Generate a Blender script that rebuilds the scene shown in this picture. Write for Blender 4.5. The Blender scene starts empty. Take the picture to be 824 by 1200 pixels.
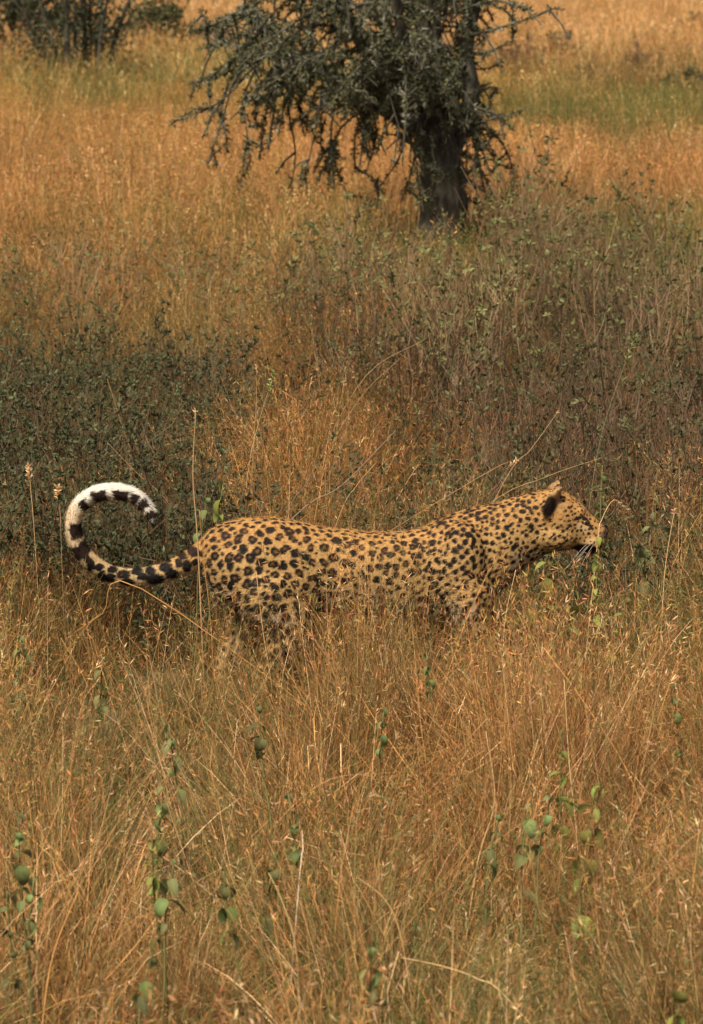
import bpy, bmesh, math, random
import numpy as np
from mathutils import Vector, Matrix, noise, kdtree

R = math.radians
rng = np.random.RandomState(11)
random.seed(11)
scn = bpy.context.scene
COL = scn.collection

# ------------------------------------------------------------------ camera
CAM_H = 2.6                      # eye height of somebody standing in an open safari truck
FPX = 5040.0                     # focal length in pixels of an 824x1200 frame
PITCH = math.atan(696.0 / FPX)
LEO_Y = 14.0
cam_d = bpy.data.cameras.new("camera")
cam_d.sensor_fit = 'VERTICAL'
cam_d.sensor_height = 36.0
cam_d.lens = FPX / 1200.0 * 36.0
cam_d.clip_start = 0.1
cam_d.clip_end = 9000
cam_d.dof.use_dof = True
cam_d.dof.focus_distance = 14.05
cam_d.dof.aperture_fstop = cam_d.lens / 13.0
cam = bpy.data.objects.new("camera", cam_d)
cam.location = (0, 0, CAM_H)
cam.rotation_euler = (math.pi / 2 - PITCH, 0, 0)
COL.objects.link(cam)
scn.camera = cam

# ------------------------------------------------------------------ light
SUN_EL, SUN_AZ = R(54), R(212)   # azimuth clockwise from +Y: high, behind the camera and a little to its left
w = bpy.data.worlds.new("World")
scn.world = w
w.use_nodes = True
nt = w.node_tree
bg = nt.nodes['Background']
sky = nt.nodes.new('ShaderNodeTexSky')
sky.sky_type = 'NISHITA'
sky.sun_disc = False
sky.sun_elevation = SUN_EL
sky.sun_rotation = SUN_AZ
sky.air_density = 0.6
sky.dust_density = 6.0
sky.ozone_density = 0.3
nt.links.new(sky.outputs[0], bg.inputs[0])
bg.inputs[1].default_value = 0.05
sun_d = bpy.data.lights.new("sun", 'SUN')
sun_d.energy = 3.3
sun_d.angle = R(10)
sun_d.color = (1.0, 0.90, 0.75)
sun = bpy.data.objects.new("sun", sun_d)
sdir = Vector((math.sin(SUN_AZ) * math.cos(SUN_EL), math.cos(SUN_AZ) * math.cos(SUN_EL), math.sin(SUN_EL)))
sun.rotation_euler = sdir.to_track_quat('Z', 'Y').to_euler()
sun.location = sdir * 30
COL.objects.link(sun)
scn.view_settings.view_transform = 'Standard'
scn.view_settings.look = 'None'
scn.view_settings.gamma = 1.0
scn.view_settings.exposure = 1.0
scn.cycles.use_denoising = True
scn.cycles.max_bounces = 4
scn.cycles.diffuse_bounces = 2
scn.cycles.transmission_bounces = 3
scn.cycles.use_adaptive_sampling = True

# ------------------------------------------------------------------ helpers
CT, ST = math.cos(PITCH), math.sin(PITCH)


def ray(px, py):
    a, b = (px - 412.0) / FPX, (600.0 - py) / FPX
    return Vector((a, CT + b * ST, -ST + b * CT))


def at(px, py, Y):
    """the point of the vertical plane y = Y that the photograph shows at px, py"""
    d = ray(px, py)
    t = Y / d.y
    return Vector((d.x * t, Y, CAM_H + d.z * t))


def atz(px, py, z):
    """the point at height z that the photograph shows at px, py"""
    d = ray(px, py)
    t = (z - CAM_H) / d.z
    return Vector((d.x * t, d.y * t, z))


def project(P):
    """world points (N,3) -> photo pixels"""
    P = np.asarray(P, float)
    y, z = P[:, 1], P[:, 2] - CAM_H
    dep = y * CT - z * ST
    up = y * ST + z * CT
    return 412 + FPX * P[:, 0] / dep, 600 - FPX * up / dep


def tag(o, label=None, cat=None, group=None, kind=None):
    if label: o['label'] = label
    if cat: o['category'] = cat
    if group: o['group'] = group
    if kind: o['kind'] = kind
    return o


def empty(name, loc, rz=0.0):
    o = bpy.data.objects.new(name, None)
    o.location = loc
    o.rotation_euler = (0, 0, rz)
    o.empty_display_size = 0.1
    COL.objects.link(o)
    return o


def link(name, me, parent=None, kind=None):
    o = bpy.data.objects.new(name, me)
    COL.objects.link(o)
    if parent is not None: o.parent = parent
    if kind: o['kind'] = kind
    return o


def copy_tree(o, parent=None):
    c = o.copy()
    COL.objects.link(c)
    if parent is not None: c.parent = parent
    for ch in list(o.children):
        copy_tree(ch, c)
    return c


class MB:
    """collects ribbons, tubes and leaves; builds one mesh with a point colour 'col'"""
    def __init__(s):
        s.v, s.f, s.c = [], [], []

    def add(s, vs, fs, col):
        b = len(s.v)
        s.v.extend([tuple(p) for p in vs])
        s.f.extend([tuple(i + b for i in f) for f in fs])
        if len(col) == len(vs) and hasattr(col[0], '__len__'):
            s.c.extend(col)
        else:
            s.c.extend([tuple(col)] * len(vs))

    def ribbon(s, pts, wid, side, col):
        """flat strip along pts; wid per point (last one comes to a tip)"""
        vs, fs = [], []
        n = len(pts)
        for i, p in enumerate(pts):
            if i == n - 1:
                vs.append(p)
            else:
                vs += [p - side * wid[i] * .5, p + side * wid[i] * .5]
        for i in range(n - 2):
            fs.append((2 * i, 2 * i + 1, 2 * i + 3, 2 * i + 2))
        fs.append((2 * n - 4, 2 * n - 3, 2 * n - 2))
        s.add(vs, fs, col)

    def tube(s, pts, rad, col, k=5, cap=True):
        vs, fs = [], []
        n = len(pts)
        prev = None
        for i, p in enumerate(pts):
            t = (pts[min(i + 1, n - 1)] - pts[max(i - 1, 0)])
            if t.length < 1e-9: t = Vector((0, 0, 1))
            t.normalize()
            ref = prev if prev is not None else (Vector((0, 1, 0)) if abs(t.y) < .9 else Vector((1, 0, 0)))
            a = (ref - t * ref.dot(t)).normalized()
            prev = a
            b = t.cross(a)
            for j in range(k):
                q = 2 * math.pi * j / k
                vs.append(p + (a * math.cos(q) + b * math.sin(q)) * rad[i])
        for i in range(n - 1):
            for j in range(k):
                j2 = (j + 1) % k
                fs.append((i * k + j, i * k + j2, (i + 1) * k + j2, (i + 1) * k + j))
        if cap:
            fs.append(tuple(range(k - 1, -1, -1)))
            fs.append(tuple((n - 1) * k + j for j in range(k)))
        s.add(vs, fs, col)

    def leaf(s, p, d, side, L, W, col):
        """kite-shaped leaf"""
        s.add([p, p + d * L * .45 + side * W * .5, p + d * L, p + d * L * .45 - side * W * .5], [(0, 1, 2, 3)], col)

    def mesh(s, name, mat, smooth=False):
        me = bpy.data.meshes.new(name)
        me.from_pydata(s.v, [], s.f)
        at_ = me.attributes.new('col', 'FLOAT_COLOR', 'POINT')
        c = np.ones((len(s.v), 4), np.float32)
        arr = np.array([tuple(x) if len(x) == 4 else tuple(x) + (1.0,) for x in s.c], np.float32)
        c[:len(arr)] = arr
        at_.data.foreach_set('color', c.ravel())
        if mat: me.materials.append(mat)
        if smooth:
            me.polygons.foreach_set('use_smooth', [True] * len(me.polygons))
        return me


def new_mat(name):
    m = bpy.data.materials.new(name)
    m.use_nodes = True
    t = m.node_tree
    for n in list(t.nodes): t.nodes.remove(n)
    return m, t, t.nodes.new, t.links.new


def plant_mat(name, trans=.3, rough=.7, green=None, instanced=False, spec=.25):
    """leaf or straw: diffuse + a little light through it. Colour from the mesh, optional zone tint from the scatter points"""
    m, t, N, L = new_mat(name)
    out = N('ShaderNodeOutputMaterial')
    a = N('ShaderNodeAttribute'); a.attribute_name = 'col'
    col = a.outputs['Color']
    if instanced:
        g = N('ShaderNodeAttribute'); g.attribute_type = 'INSTANCER'; g.attribute_name = 'tint'
        lt = N('ShaderNodeMath'); lt.operation = 'LESS_THAN'
        L(a.outputs['Alpha'], lt.inputs[0]); L(g.outputs['Alpha'], lt.inputs[1])
        mx = N('ShaderNodeMix'); mx.data_type = 'RGBA'
        L(lt.outputs[0], mx.inputs['Factor'])
        L(col, mx.inputs['A'])
        mx.inputs['B'].default_value = (*green, 1)
        mu = N('ShaderNodeMix'); mu.data_type = 'RGBA'; mu.blend_type = 'MULTIPLY'; mu.inputs['Factor'].default_value = 1
        L(mx.outputs['Result'], mu.inputs['A']); L(g.outputs['Color'], mu.inputs['B'])
        col = mu.outputs['Result']
    else:
        oi = N('ShaderNodeObjectInfo')
        mr = N('ShaderNodeMapRange'); mr.inputs['To Min'].default_value = .7; mr.inputs['To Max'].default_value = 1.3
        L(oi.outputs['Random'], mr.inputs['Value'])
        mu = N('ShaderNodeMix'); mu.data_type = 'RGBA'; mu.blend_type = 'MULTIPLY'; mu.inputs['Factor'].default_value = 1
        L(col, mu.inputs['A']); L(mr.outputs[0], mu.inputs['B'])
        col = mu.outputs['Result']
    p = N('ShaderNodeBsdfPrincipled')
    p.inputs['Roughness'].default_value = rough
    p.inputs['Specular IOR Level'].default_value = spec
    L(col, p.inputs['Base Color'])
    tr = N('ShaderNodeBsdfTranslucent')
    L(col, tr.inputs['Color'])
    ms = N('ShaderNodeMixShader'); ms.inputs[0].default_value = trans
    L(p.outputs[0], ms.inputs[1]); L(tr.outputs[0], ms.inputs[2])
    L(ms.outputs[0], out.inputs[0])
    return m


def bark_mat(name, c1, c2, scale=18):
    m, t, N, L = new_mat(name)
    out = N('ShaderNodeOutputMaterial')
    tc = N('ShaderNodeTexCoord')
    mp = N('ShaderNodeMapping'); mp.inputs['Scale'].default_value = (scale, scale, scale * .25)
    L(tc.outputs['Object'], mp.inputs[0])
    nz = N('ShaderNodeTexNoise'); nz.inputs['Scale'].default_value = 1.5; nz.inputs['Detail'].default_value = 6
    L(mp.outputs[0], nz.inputs['Vector'])
    rp = N('ShaderNodeValToRGB')
    rp.color_ramp.elements[0].position = .35; rp.color_ramp.elements[0].color = (*c1, 1)
    rp.color_ramp.elements[1].position = .68; rp.color_ramp.elements[1].color = (*c2, 1)
    L(nz.outputs[0], rp.inputs[0])
    p = N('ShaderNodeBsdfPrincipled'); p.inputs['Roughness'].default_value = .9
    L(rp.outputs[0], p.inputs['Base Color'])
    bp = N('ShaderNodeBump'); bp.inputs['Strength'].default_value = .8; bp.inputs['Distance'].default_value = .02
    L(nz.outputs[0], bp.inputs['Height']); L(bp.outputs[0], p.inputs['Normal'])
    L(p.outputs[0], out.inputs[0])
    return m


GREEN_BLADE = (.095, .108, .028)
M_grass = plant_mat('dry_grass', .16, .65, GREEN_BLADE, True)
M_leaf = plant_mat('leaf', .35, .75, spec=.12)
M_shrub = plant_mat('shrub_leaf', .2, .7)
M_straw = plant_mat('straw', .2, .6)
M_tree_leaf = plant_mat('thorn_tree_leaf', .15, .7)
M_bark = bark_mat('bark', (.028, .026, .018), (.105, .095, .065))

# ------------------------------------------------------------------ ground
gm, t, N, L = new_mat('soil_and_litter')
out = N('ShaderNodeOutputMaterial')
tc = N('ShaderNodeTexCoord')
n1 = N('ShaderNodeTexNoise'); n1.inputs['Scale'].default_value = 9; n1.inputs['Detail'].default_value = 8
n2 = N('ShaderNodeTexNoise'); n2.inputs['Scale'].default_value = .05; n2.inputs['Detail'].default_value = 5
L(tc.outputs['Object'], n1.inputs['Vector']); L(tc.outputs['Object'], n2.inputs['Vector'])
r1 = N('ShaderNodeValToRGB')
r1.color_ramp.elements[0].position = .3; r1.color_ramp.elements[0].color = (.06, .04, .02, 1)
r1.color_ramp.elements[1].position = .7; r1.color_ramp.elements[1].color = (.20, .125, .055, 1)
r2 = N('ShaderNodeValToRGB')
r2.color_ramp.elements[0].position = .35; r2.color_ramp.elements[0].color = (.75, .85, .7, 1)
r2.color_ramp.elements[1].position = .65; r2.color_ramp.elements[1].color = (1.15, 1.0, .9, 1)
L(n1.outputs[0], r1.inputs[0]); L(n2.outputs[0], r2.inputs[0])
mu = N('ShaderNodeMix'); mu.data_type = 'RGBA'; mu.blend_type = 'MULTIPLY'; mu.inputs['Factor'].default_value = 1
L(r1.outputs[0], mu.inputs['A']); L(r2.outputs[0], mu.inputs['B'])
p = N('ShaderNodeBsdfPrincipled'); p.inputs['Roughness'].default_value = .95
L(mu.outputs['Result'], p.inputs['Base Color'])
bp = N('ShaderNodeBump'); bp.inputs['Distance'].default_value = .03
L(n1.outputs[0], bp.inputs['Height']); L(bp.outputs[0], p.inputs['Normal'])
L(p.outputs[0], out.inputs[0])
bm = bmesh.new()
xs = [-4000, -1200, -400, -150, -80] + list(np.linspace(-40, 40, 41)) + [80, 150, 400, 1200, 4000]
ys = [-4000, -800, -200, -60, -20] + list(np.linspace(0, 160, 81)) + [220, 320, 600, 1500, 4500]


def ground_z(x, y):
    return .035 * noise.noise(Vector((x * .35, y * .35, 3.1))) if -60 < x < 60 and -30 < y < 200 else 0.0


grid = [[bm.verts.new((x, y, ground_z(x, y))) for x in xs] for y in ys]
for j in range(len(ys) - 1):
    for i in range(len(xs) - 1):
        bm.faces.new((grid[j][i], grid[j][i + 1], grid[j + 1][i + 1], grid[j + 1][i]))
me = bpy.data.meshes.new('ground'); bm.to_mesh(me); bm.free(); me.materials.append(gm)
tag(link('ground', me), kind='structure')

# ------------------------------------------------------------------ thorn tree
M_thorn = plant_mat('thorn', .1, .6)


def poly_sample(pts, step):
    """points with tangents along a polyline, about every step metres"""
    out_ = []
    for a, b in zip(pts[:-1], pts[1:]):
        n = max(1, int((b - a).length / step))
        for i in range(n):
            out_.append((a.lerp(b, i / n), (b - a).normalized()))
    return out_


def smooth_poly(pts, n=4):
    """Catmull-Rom through pts"""
    P = [pts[0] * 2 - pts[1]] + list(pts) + [pts[-1] * 2 - pts[-2]]
    res = []
    for i in range(1, len(P) - 2):
        for k in range(n):
            t_ = k / n
            a, b, c, d = P[i - 1], P[i], P[i + 1], P[i + 2]
            res.append(.5 * ((2 * b) + (c - a) * t_ + (2 * a - 5 * b + 4 * c - d) * t_ ** 2 + (3 * b - a - 3 * c + d) * t_ ** 3))
    res.append(pts[-1].copy())
    return res


def rand_unit():
    v = Vector(rng.normal(size=3)); v.normalize(); return v


TREE_Y = 33.0
tree_base = at(514, 300, TREE_Y); tree_base.z = 0


def T(px, py, dy=0.0):
    q = at(px, py, TREE_Y)
    return Vector((q.x - tree_base.x, dy, q.z))


tree = empty('thorn_tree', (tree_base.x, TREE_Y, 0))
tag(tree, 'dark grey green thorn tree with drooping twigs and a thick short trunk', 'tree')
trunk = MB()
tp = smooth_poly([T(510, 330), T(514, 285), T(520, 240), T(519, 205), T(512, 170), T(504, 140)], 4)
trunk.tube(tp, list(np.linspace(.20, .155, len(tp)) + .012 * np.sin(np.arange(len(tp)) * 1.7)), (1, 1, 1), 14)
trunk_o = link('trunk', trunk.mesh('trunk', M_bark, True), tree)
limbs = [
    ([T(506, 165), T(478, 120, -.1), T(440, 70, -.25), T(405, 15, -.4), T(360, -60, -.5)], .115),
    ([T(514, 170), T(520, 110, .1), T(506, 40, .15), T(512, -60, .1), T(490, -190, 0)], .12),
    ([T(524, 185), T(552, 120, .05), T(548, 50, .2), T(575, -40, .3), T(610, -120, .3)], .085),
    ([T(490, 150), T(450, 128, .2), T(390, 95, .35), T(330, 60, .4), T(280, 10, .4)], .075),
    ([T(510, 150), T(500, 100, -.35), T(470, 40, -.7), T(460, -60, -.9)], .08),
    ([T(515, 140), T(530, 80, .45), T(470, 0, .8), T(440, -80, 1.0)], .07),
]
lp_all = []
for pts, r in limbs:
    sp = smooth_poly(pts, 5)
    b = MB(); b.tube(sp, list(np.linspace(r, r * .3, len(sp))), (1, 1, 1), 8)
    link('limb', b.mesh('limb', M_bark, True), tree)
    lp_all += sp[4:]
# twigs: the ones the photograph shows one by one, then the fill of the crown
twigs = []
for pl in [
    [(330, 60), (290, 75), (255, 88), (216, 100)], [(330, 55), (280, 85), (262, 140), (244, 190)], [(300, 75), (260, 118), (218, 140)],
    [(300, 80), (285, 120), (292, 192)], [(330, 80), (312, 130), (304, 190)], [(345, 80), (338, 130), (346, 180), (338, 236)],
    [(380, 85), (372, 140), (358, 206)], [(400, 90), (388, 150), (392, 190), (407, 232)], [(430, 110), (442, 160), (429, 208)],
    [(480, 130), (470, 185), (444, 226)], [(465, 110), (420, 150), (416, 200)], [(490, 140), (484, 190), (470, 235)],
    [(530, 175), (556, 190), (572, 215), (583, 240)], [(535, 150), (566, 150), (592, 172), (606, 208)],
    [(540, 150), (570, 140), (616, 128)], [(548, 80), (570, 82), (592, 74)], [(548, 40), (596, 28), (643, 12)],
    [(540, 10), (580, 0), (625, 12)], [(548, 110), (575, 102), (590, 112)], [(545, 60), (570, 60), (600, 48)],
    [(270, 20), (245, 30), (232, 10)], [(290, 40), (250, 55), (226, 60)], [(536, 205), (556, 215), (560, 240)],
    [(380, 60), (340, 105), (326, 160)], [(320, 60), (272, 70), (246, 92)], [(350, 75), (300, 110), (270, 140)],
    [(420, 90), (380, 120), (376, 180)], [(450, 120), (400, 150), (385, 205)], [(520, 120), (560, 130), (600, 135)],
    [(536, 120), (566, 170), (590, 190)],
    [(510, 120), (498, 150), (494, 186)], [(520, 110), (516, 150), (524, 190)], [(530, 120), (542, 158), (540, 196)], [(500, 110), (482, 150), (486, 180)],
    [(440, 110), (432, 150), (436, 190)], [(360, 90), (350, 130), (356, 165)], [(300, 70), (268, 96), (256, 130)],
]:
    dy0 = rng.uniform(-.45, .45)
    twigs.append(smooth_poly([T(a, b_, dy0 + .1 * k) for k, (a, b_) in enumerate(pl)], 3))
for pl in [[(500, 120), (492, 160), (496, 205)], [(508, 120), (506, 165), (512, 214)], [(518, 110), (522, 150), (518, 178)], [(538, 130), (546, 170), (543, 222)],
           [(496, 130), (486, 168), (490, 214)], [(546, 120), (556, 160), (560, 205)]]:
    twigs.append(smooth_poly([T(a, b_, -.24 - .05 * k) for k, (a, b_) in enumerate(pl)], 3))   # sprays hanging in front of the trunk
for k in range(330):
    s0 = lp_all[rng.randint(len(lp_all))]
    az = rng.uniform(0, 2 * math.pi)
    dir0 = Vector((math.cos(az), math.sin(az), rng.uniform(-.15, .55)))
    Ln = rng.uniform(.35, 1.0) * (1.0 if s0.z < 2.4 else 1.3)
    pts = [s0.copy()]
    d_ = dir0.normalized()
    for q in range(4):
        d_ = (d_ + Vector((0, 0, -.28)) + rand_unit() * .22).normalized()
        pts.append(pts[-1] + d_ * Ln / 4)
    if min(p_.z for p_ in pts) < 1.0: continue
    px, py = project(np.array([(pts[-1].x + tree_base.x, pts[-1].y + TREE_Y, pts[-1].z)]))
    if py[0] > np.interp(px[0], [225, 300, 470, 530, 560], [95, 135, 160, 168, 130]) or (px[0] > 572 and py[0] > -40) or px[0] < 232: continue
    twigs.append(smooth_poly(pts, 2))
# side twigs
for tw in list(twigs):
    for q in range(rng.randint(2, 5)):
        s0 = tw[rng.randint(1, len(tw))]
        d_ = (rand_unit() + Vector((0, 0, -.5))).normalized()
        Ln = rng.uniform(.12, .4)
        twigs.append([s0, s0 + d_ * Ln * .5, s0 + (d_ + Vector((0, 0, -.25))).normalized() * Ln])
tb, lb, th = MB(), MB(), MB()
for tw in twigs:
    n = len(tw)
    tb.tube(tw, list(np.linspace(.010, .004, n)), (1, 1, 1), 4, False)
    for p_, d_ in poly_sample(tw, .030):
        dens = noise.noise(p_ * 4.1)
        if dens < -.30: continue
        g0 = rng.uniform(.7, 1.3)
        pale = rng.rand() < .16
        for q in range(int(rng.uniform(5, 12) * (1 + dens))):      # a tuft of small leaves at every node
            o_ = (rand_unit() + d_ * .35).normalized()
            g = g0 * rng.uniform(.7, 1.3)
            c = (.14 * g, .14 * g, .095 * g) if pale else (.072 * g, .076 * g, .032 * g)
            sd = o_.cross(rand_unit())
            if sd.length < .05: continue
            lb.leaf(p_ + rand_unit() * .012, o_, sd.normalized(), rng.uniform(.02, .058), rng.uniform(.009, .018), c)
        if rng.rand() < .22:
            for q in range(2):
                o_ = rand_unit(); sd = o_.cross(d_)
                if sd.length < .01: continue
                th.leaf(p_, o_, sd.normalized(), rng.uniform(.05, .095), .005, (.46, .43, .37))
link('twigs', tb.mesh('twigs', M_bark), tree, 'stuff')
link('crown', lb.mesh('crown', M_tree_leaf), tree, 'stuff')
link('thorns', th.mesh('thorns', M_thorn), tree, 'stuff')

# ------------------------------------------------------------------ leopard
leo_c = at(400, 840, LEO_Y)
leo = empty('leopard', (leo_c.x, LEO_Y, 0))
tag(leo, 'spotted leopard walking to the right through tall dry grass with its tail curled up', 'leopard')


def LP(px, py, y=0.0):
    q = at(px, py, LEO_Y)
    return Vector((q.x - leo_c.x, y, q.z))


PXM = (LP(500, 700) - LP(400, 700)).length / 100.0     # metres per photo pixel at the leopard
pv, pf = [], []


def add_rings(rings):
    b = len(pv); k = len(rings[0])
    for r in rings: pv.extend([tuple(q) for q in r])
    for i in range(len(rings) - 1):
        for j in range(k):
            j2 = (j + 1) % k
            pf.append((b + i * k + j, b + i * k + j2, b + (i + 1) * k + j2, b + (i + 1) * k + j))
    pf.append(tuple(b + j for j in range(k - 1, -1, -1)))
    pf.append(tuple(b + (len(rings) - 1) * k + j for j in range(k)))


def section(px, top, bot, hw, k=28, egg=0.0, y0=0.0):
    """vertical cross-section of the trunk: superellipse, 'egg' moves the widest point up or down"""
    a, b_ = LP(px, top), LP(px, bot)
    cz, hz = (a.z + b_.z) / 2, (a.z - b_.z) / 2
    ring = []
    for j in range(k):
        q = 2 * math.pi * j / k
        s_, c_ = math.sin(q), math.cos(q)
        e = .9
        yy = math.copysign(abs(c_) ** e, c_) * hw * (1 - egg * s_)
        ring.append(Vector((a.x, y0 + yy, cz + math.copysign(abs(s_) ** e, s_) * hz)))
    return ring


def resample(st, n):
    st = np.array(st, float)
    x = np.linspace(st[0, 0], st[-1, 0], n)
    return np.stack([x] + [np.interp(x, st[:, 0], st[:, c]) for c in range(1, st.shape[1])], 1)


torso = [(233, 636, 656, .02, 0), (238, 628, 672, .05, 0), (246, 619, 690, .085, 0), (262, 612, 712, .108, 0), (285, 607, 722, .125, 0), (320, 605, 722, .13, .02),
         (355, 611, 720, .125, -.05), (385, 618, 716, .112, -.08), (430, 622, 720, .128, -.12), (470, 623, 724, .132, -.1), (498, 618, 726, .118, 0),
         (524, 603, 726, .118, .1), (550, 595, 720, .11, .1), (575, 590, 703, .096, .05), (595, 584.5, 686, .092, 0), (612, 579.5, 668, .083, 0), (628, 576, 657, .077, 0), (643, 582, 647, .062, 0)]
add_rings([section(*s[:4], egg=s[4]) for s in resample(torso, 70)])
head = [(606, 598, 648, .02, 0), (618, 585, 652, .05, 0), (632, 575.5, 650, .071, -.1), (648, 573.5, 647, .080, -.15), (658, 575, 645, .080, -.15), (666, 578, 644, .076, -.15), (674, 583, 643, .068, -.15),
        (683, 591, 649, .058, -.2), (691, 601, 652, .052, -.15), (698, 607, 652.5, .050, -.1), (704, 612.5, 650, .046, 0), (708, 616.5, 645, .038, 0), (711, 620, 639, .020, 0)]
add_rings([section(*s[:4], egg=s[4]) for s in resample(head, 34)])


def ball(c, r, n=16, m=10, rot=None):
    rings = []
    for i in range(m):
        ph = math.pi * (i + .5) / m
        rings.append([Vector((r[0] * math.cos(ph), r[1] * math.sin(ph) * math.cos(2 * math.pi * j / n), r[2] * math.sin(ph) * math.sin(2 * math.pi * j / n))) for j in range(n)])
    rings = [[(rot @ q if rot else q) + c for q in rr] for rr in rings]
    add_rings(rings)


def limb(pts, rad, n=5, k=18, flat=1.0):
    sp = smooth_poly(pts, n)
    tr = np.interp(np.linspace(0, len(pts) - 1, len(sp)), np.arange(len(pts)), rad)
    rings = []
    for i, q in enumerate(sp):
        tg = (sp[min(i + 1, len(sp) - 1)] - sp[max(i - 1, 0)]).normalized()
        a = (Vector((0, 1, 0)) - tg * tg.y).normalized()
        b_ = tg.cross(a)
        rings.append([q + (a * math.cos(2 * math.pi * j / k) * flat + b_ * math.sin(2 * math.pi * j / k)) * tr[i] for j in range(k)])
    add_rings(rings)


YN = -.085                      # near side of the animal (towards the camera)
# muscles
ball(LP(300, 664, -.060), (.140, .086, .135)); ball(LP(296, 664, .060), (.140, .086, .135))
ball(LP(542, 655, -.078), (.078, .072, .14)); ball(LP(535, 655, .06), (.085, .075, .135))
ball(LP(530, 624, -.04), (.075, .045, .05)); ball(LP(524, 623, .04), (.075, .045, .05))
# hind legs: thigh, knee forward, hock backward, paw
limb([LP(292, 662, YN + .055), LP(316, 694, YN + .006), LP(342, 728, YN - .005), LP(328, 762, YN), LP(306, 792, YN), LP(308, 815, YN), LP(316, 833, YN)], [.080, .108, .080, .054, .037, .032, .036])
limb([LP(278, 662, -YN - .055), LP(286, 694, -YN - .006), LP(300, 722, -YN), LP(286, 755, -YN), LP(262, 784, -YN), LP(262, 808, -YN), LP(270, 833, -YN)], [.075, .100, .076, .052, .037, .032, .036])
# fore legs
limb([LP(548, 655, YN + .05), LP(551, 692, YN + .006), LP(556, 722, YN), LP(566, 762, YN), LP(574, 795, YN), LP(572, 820, YN), LP(578, 833, YN)], [.060, .080, .064, .048, .040, .035, .038])
limb([LP(535, 655, -YN - .05), LP(522, 692, -YN - .006), LP(508, 722, -YN), LP(500, 762, -YN), LP(488, 795, -YN), LP(482, 820, -YN), LP(488, 833, -YN)], [.060, .074, .062, .047, .040, .035, .038])
for px, y in ((320, YN), (274, -YN), (582, YN), (492, -YN)):     # paws with four toes
    ball(LP(px, 832, y), (.055, .042, .026))
    for k in range(4):
        ball(LP(px + 14 - abs(k - 1.5) * 2.4, 834, y + (k - 1.5) * .021), (.024, .0125, .019), 10, 6)
# tail
tail_px = [(262, 640), (240, 648), (215, 662), (190, 671), (160, 676), (130, 671), (108, 657), (94, 640), (88, 622), (88, 604), (95, 589), (108, 579), (124, 574), (142, 574), (158, 579), (170, 589), (178, 602), (181, 613)]
tail_y = [0, 0, -.005, -.01, -.02, -.03, -.04, -.045, -.05, -.055, -.055, -.055, -.05, -.05, -.045, -.04, -.04, -.04]
tail_pts = [LP(a, b_, y) for (a, b_), y in zip(tail_px, tail_y)]
limb(tail_pts, [.052, .044, .036, .033, .031, .030, .029, .028, .027, .027, .028, .028, .028, .028, .026, .024, .020, .011], 4, 16)
tail_line = np.array([tuple(q) for q in smooth_poly(tail_pts, 6)])
# muzzle, chin, cheeks, brows
ball(LP(694, 634, -.028), (.044, .030, .028)); ball(LP(694, 634, .028), (.044, .030, .028))
ball(LP(690, 646), (.036, .028, .018))
ball(LP(648, 626, -.050), (.075, .034, .046)); ball(LP(648, 626, .050), (.075, .034, .046))
ball(LP(677, 597, -.042), (.024, .018, .014)); ball(LP(677, 597, .042), (.024, .018, .014))


def ear(sgn):
    """a rounded cup seen from behind and the side: stations from base to tip"""
    c0 = [(644, 604), (645, 595), (647, 586), (650, 577), (653, 570), (655, 566.5)]
    wid = [.030, .038, .040, .034, .022, .008]
    rings = []
    for (a, b_), w_ in zip(c0, wid):
        k = 16
        q0 = LP(a, b_, sgn * (.064 + (604 - b_) * .0003))
        fx, fy = Vector((.80, sgn * .6, 0)), Vector((-.6 * sgn, .80, 0)) * sgn
        ring = []
        for j in range(k):
            an = 2 * math.pi * j / k
            u, v_ = math.cos(an), math.sin(an)
            # curved shell: the far side is pulled back with the square of the width
            bow = -.35 * (u * w_) ** 2 / .038
            ring.append(q0 + fx * (v_ * .009 + bow + .004) + Vector((.55, -sgn * .80, 0)).normalized() * u * w_ * -sgn * 1.0)
        rings.append(ring)
    add_rings(rings)


ear(-1); ear(1)
tmp_me = bpy.data.meshes.new('leopard_pieces'); tmp_me.from_pydata(pv, [], pf); tmp_me.update()
bm = bmesh.new(); bm.from_mesh(tmp_me); bmesh.ops.recalc_face_normals(bm, faces=bm.faces); bm.to_mesh(tmp_me); bm.free()
tmp = bpy.data.objects.new('leopard_pieces', tmp_me); COL.objects.link(tmp)
md = tmp.modifiers.new('r', 'REMESH'); md.mode = 'VOXEL'; md.voxel_size = .0036
ms_ = tmp.modifiers.new('s', 'SMOOTH'); ms_.factor = .5; ms_.iterations = 34
bpy.context.view_layer.update()
dg = bpy.context.evaluated_depsgraph_get()
body_me = bpy.data.meshes.new_from_object(tmp.evaluated_get(dg))
bpy.data.objects.remove(tmp); bpy.data.meshes.remove(tmp_me)
body_me.name = 'body'
nv = len(body_me.vertices)
V = np.empty(nv * 3, np.float32); body_me.vertices.foreach_get('co', V); V = V.reshape(-1, 3)
E = np.empty(len(body_me.edges) * 2, np.int32); body_me.edges.foreach_get('vertices', E); E = E.reshape(-1, 2)
deg = np.bincount(E.ravel(), minlength=nv).astype(np.float32)[:, None]
wS = np.clip((632 - (400 + V[:, 0] / PXM)) / 30, .0, 1)[:, None] * np.clip((400 + V[:, 0] / PXM - 235) / 25, 0, 1)[:, None] * .6
for _ in range(34):                                               # soften where the muscles meet
    acc = np.stack([np.bincount(E[:, 0], V[E[:, 1], c], nv) + np.bincount(E[:, 1], V[E[:, 0], c], nv) for c in range(3)], 1)
    V = (V + (acc / deg - V) * wS).astype(np.float32)
body_me.vertices.foreach_set('co', V.ravel()); body_me.update()
NRM = np.empty(nv * 3, np.float32); body_me.vertices.foreach_get('normal', NRM); NRM = NRM.reshape(-1, 3)
PX = 400 + V[:, 0] / PXM
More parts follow.
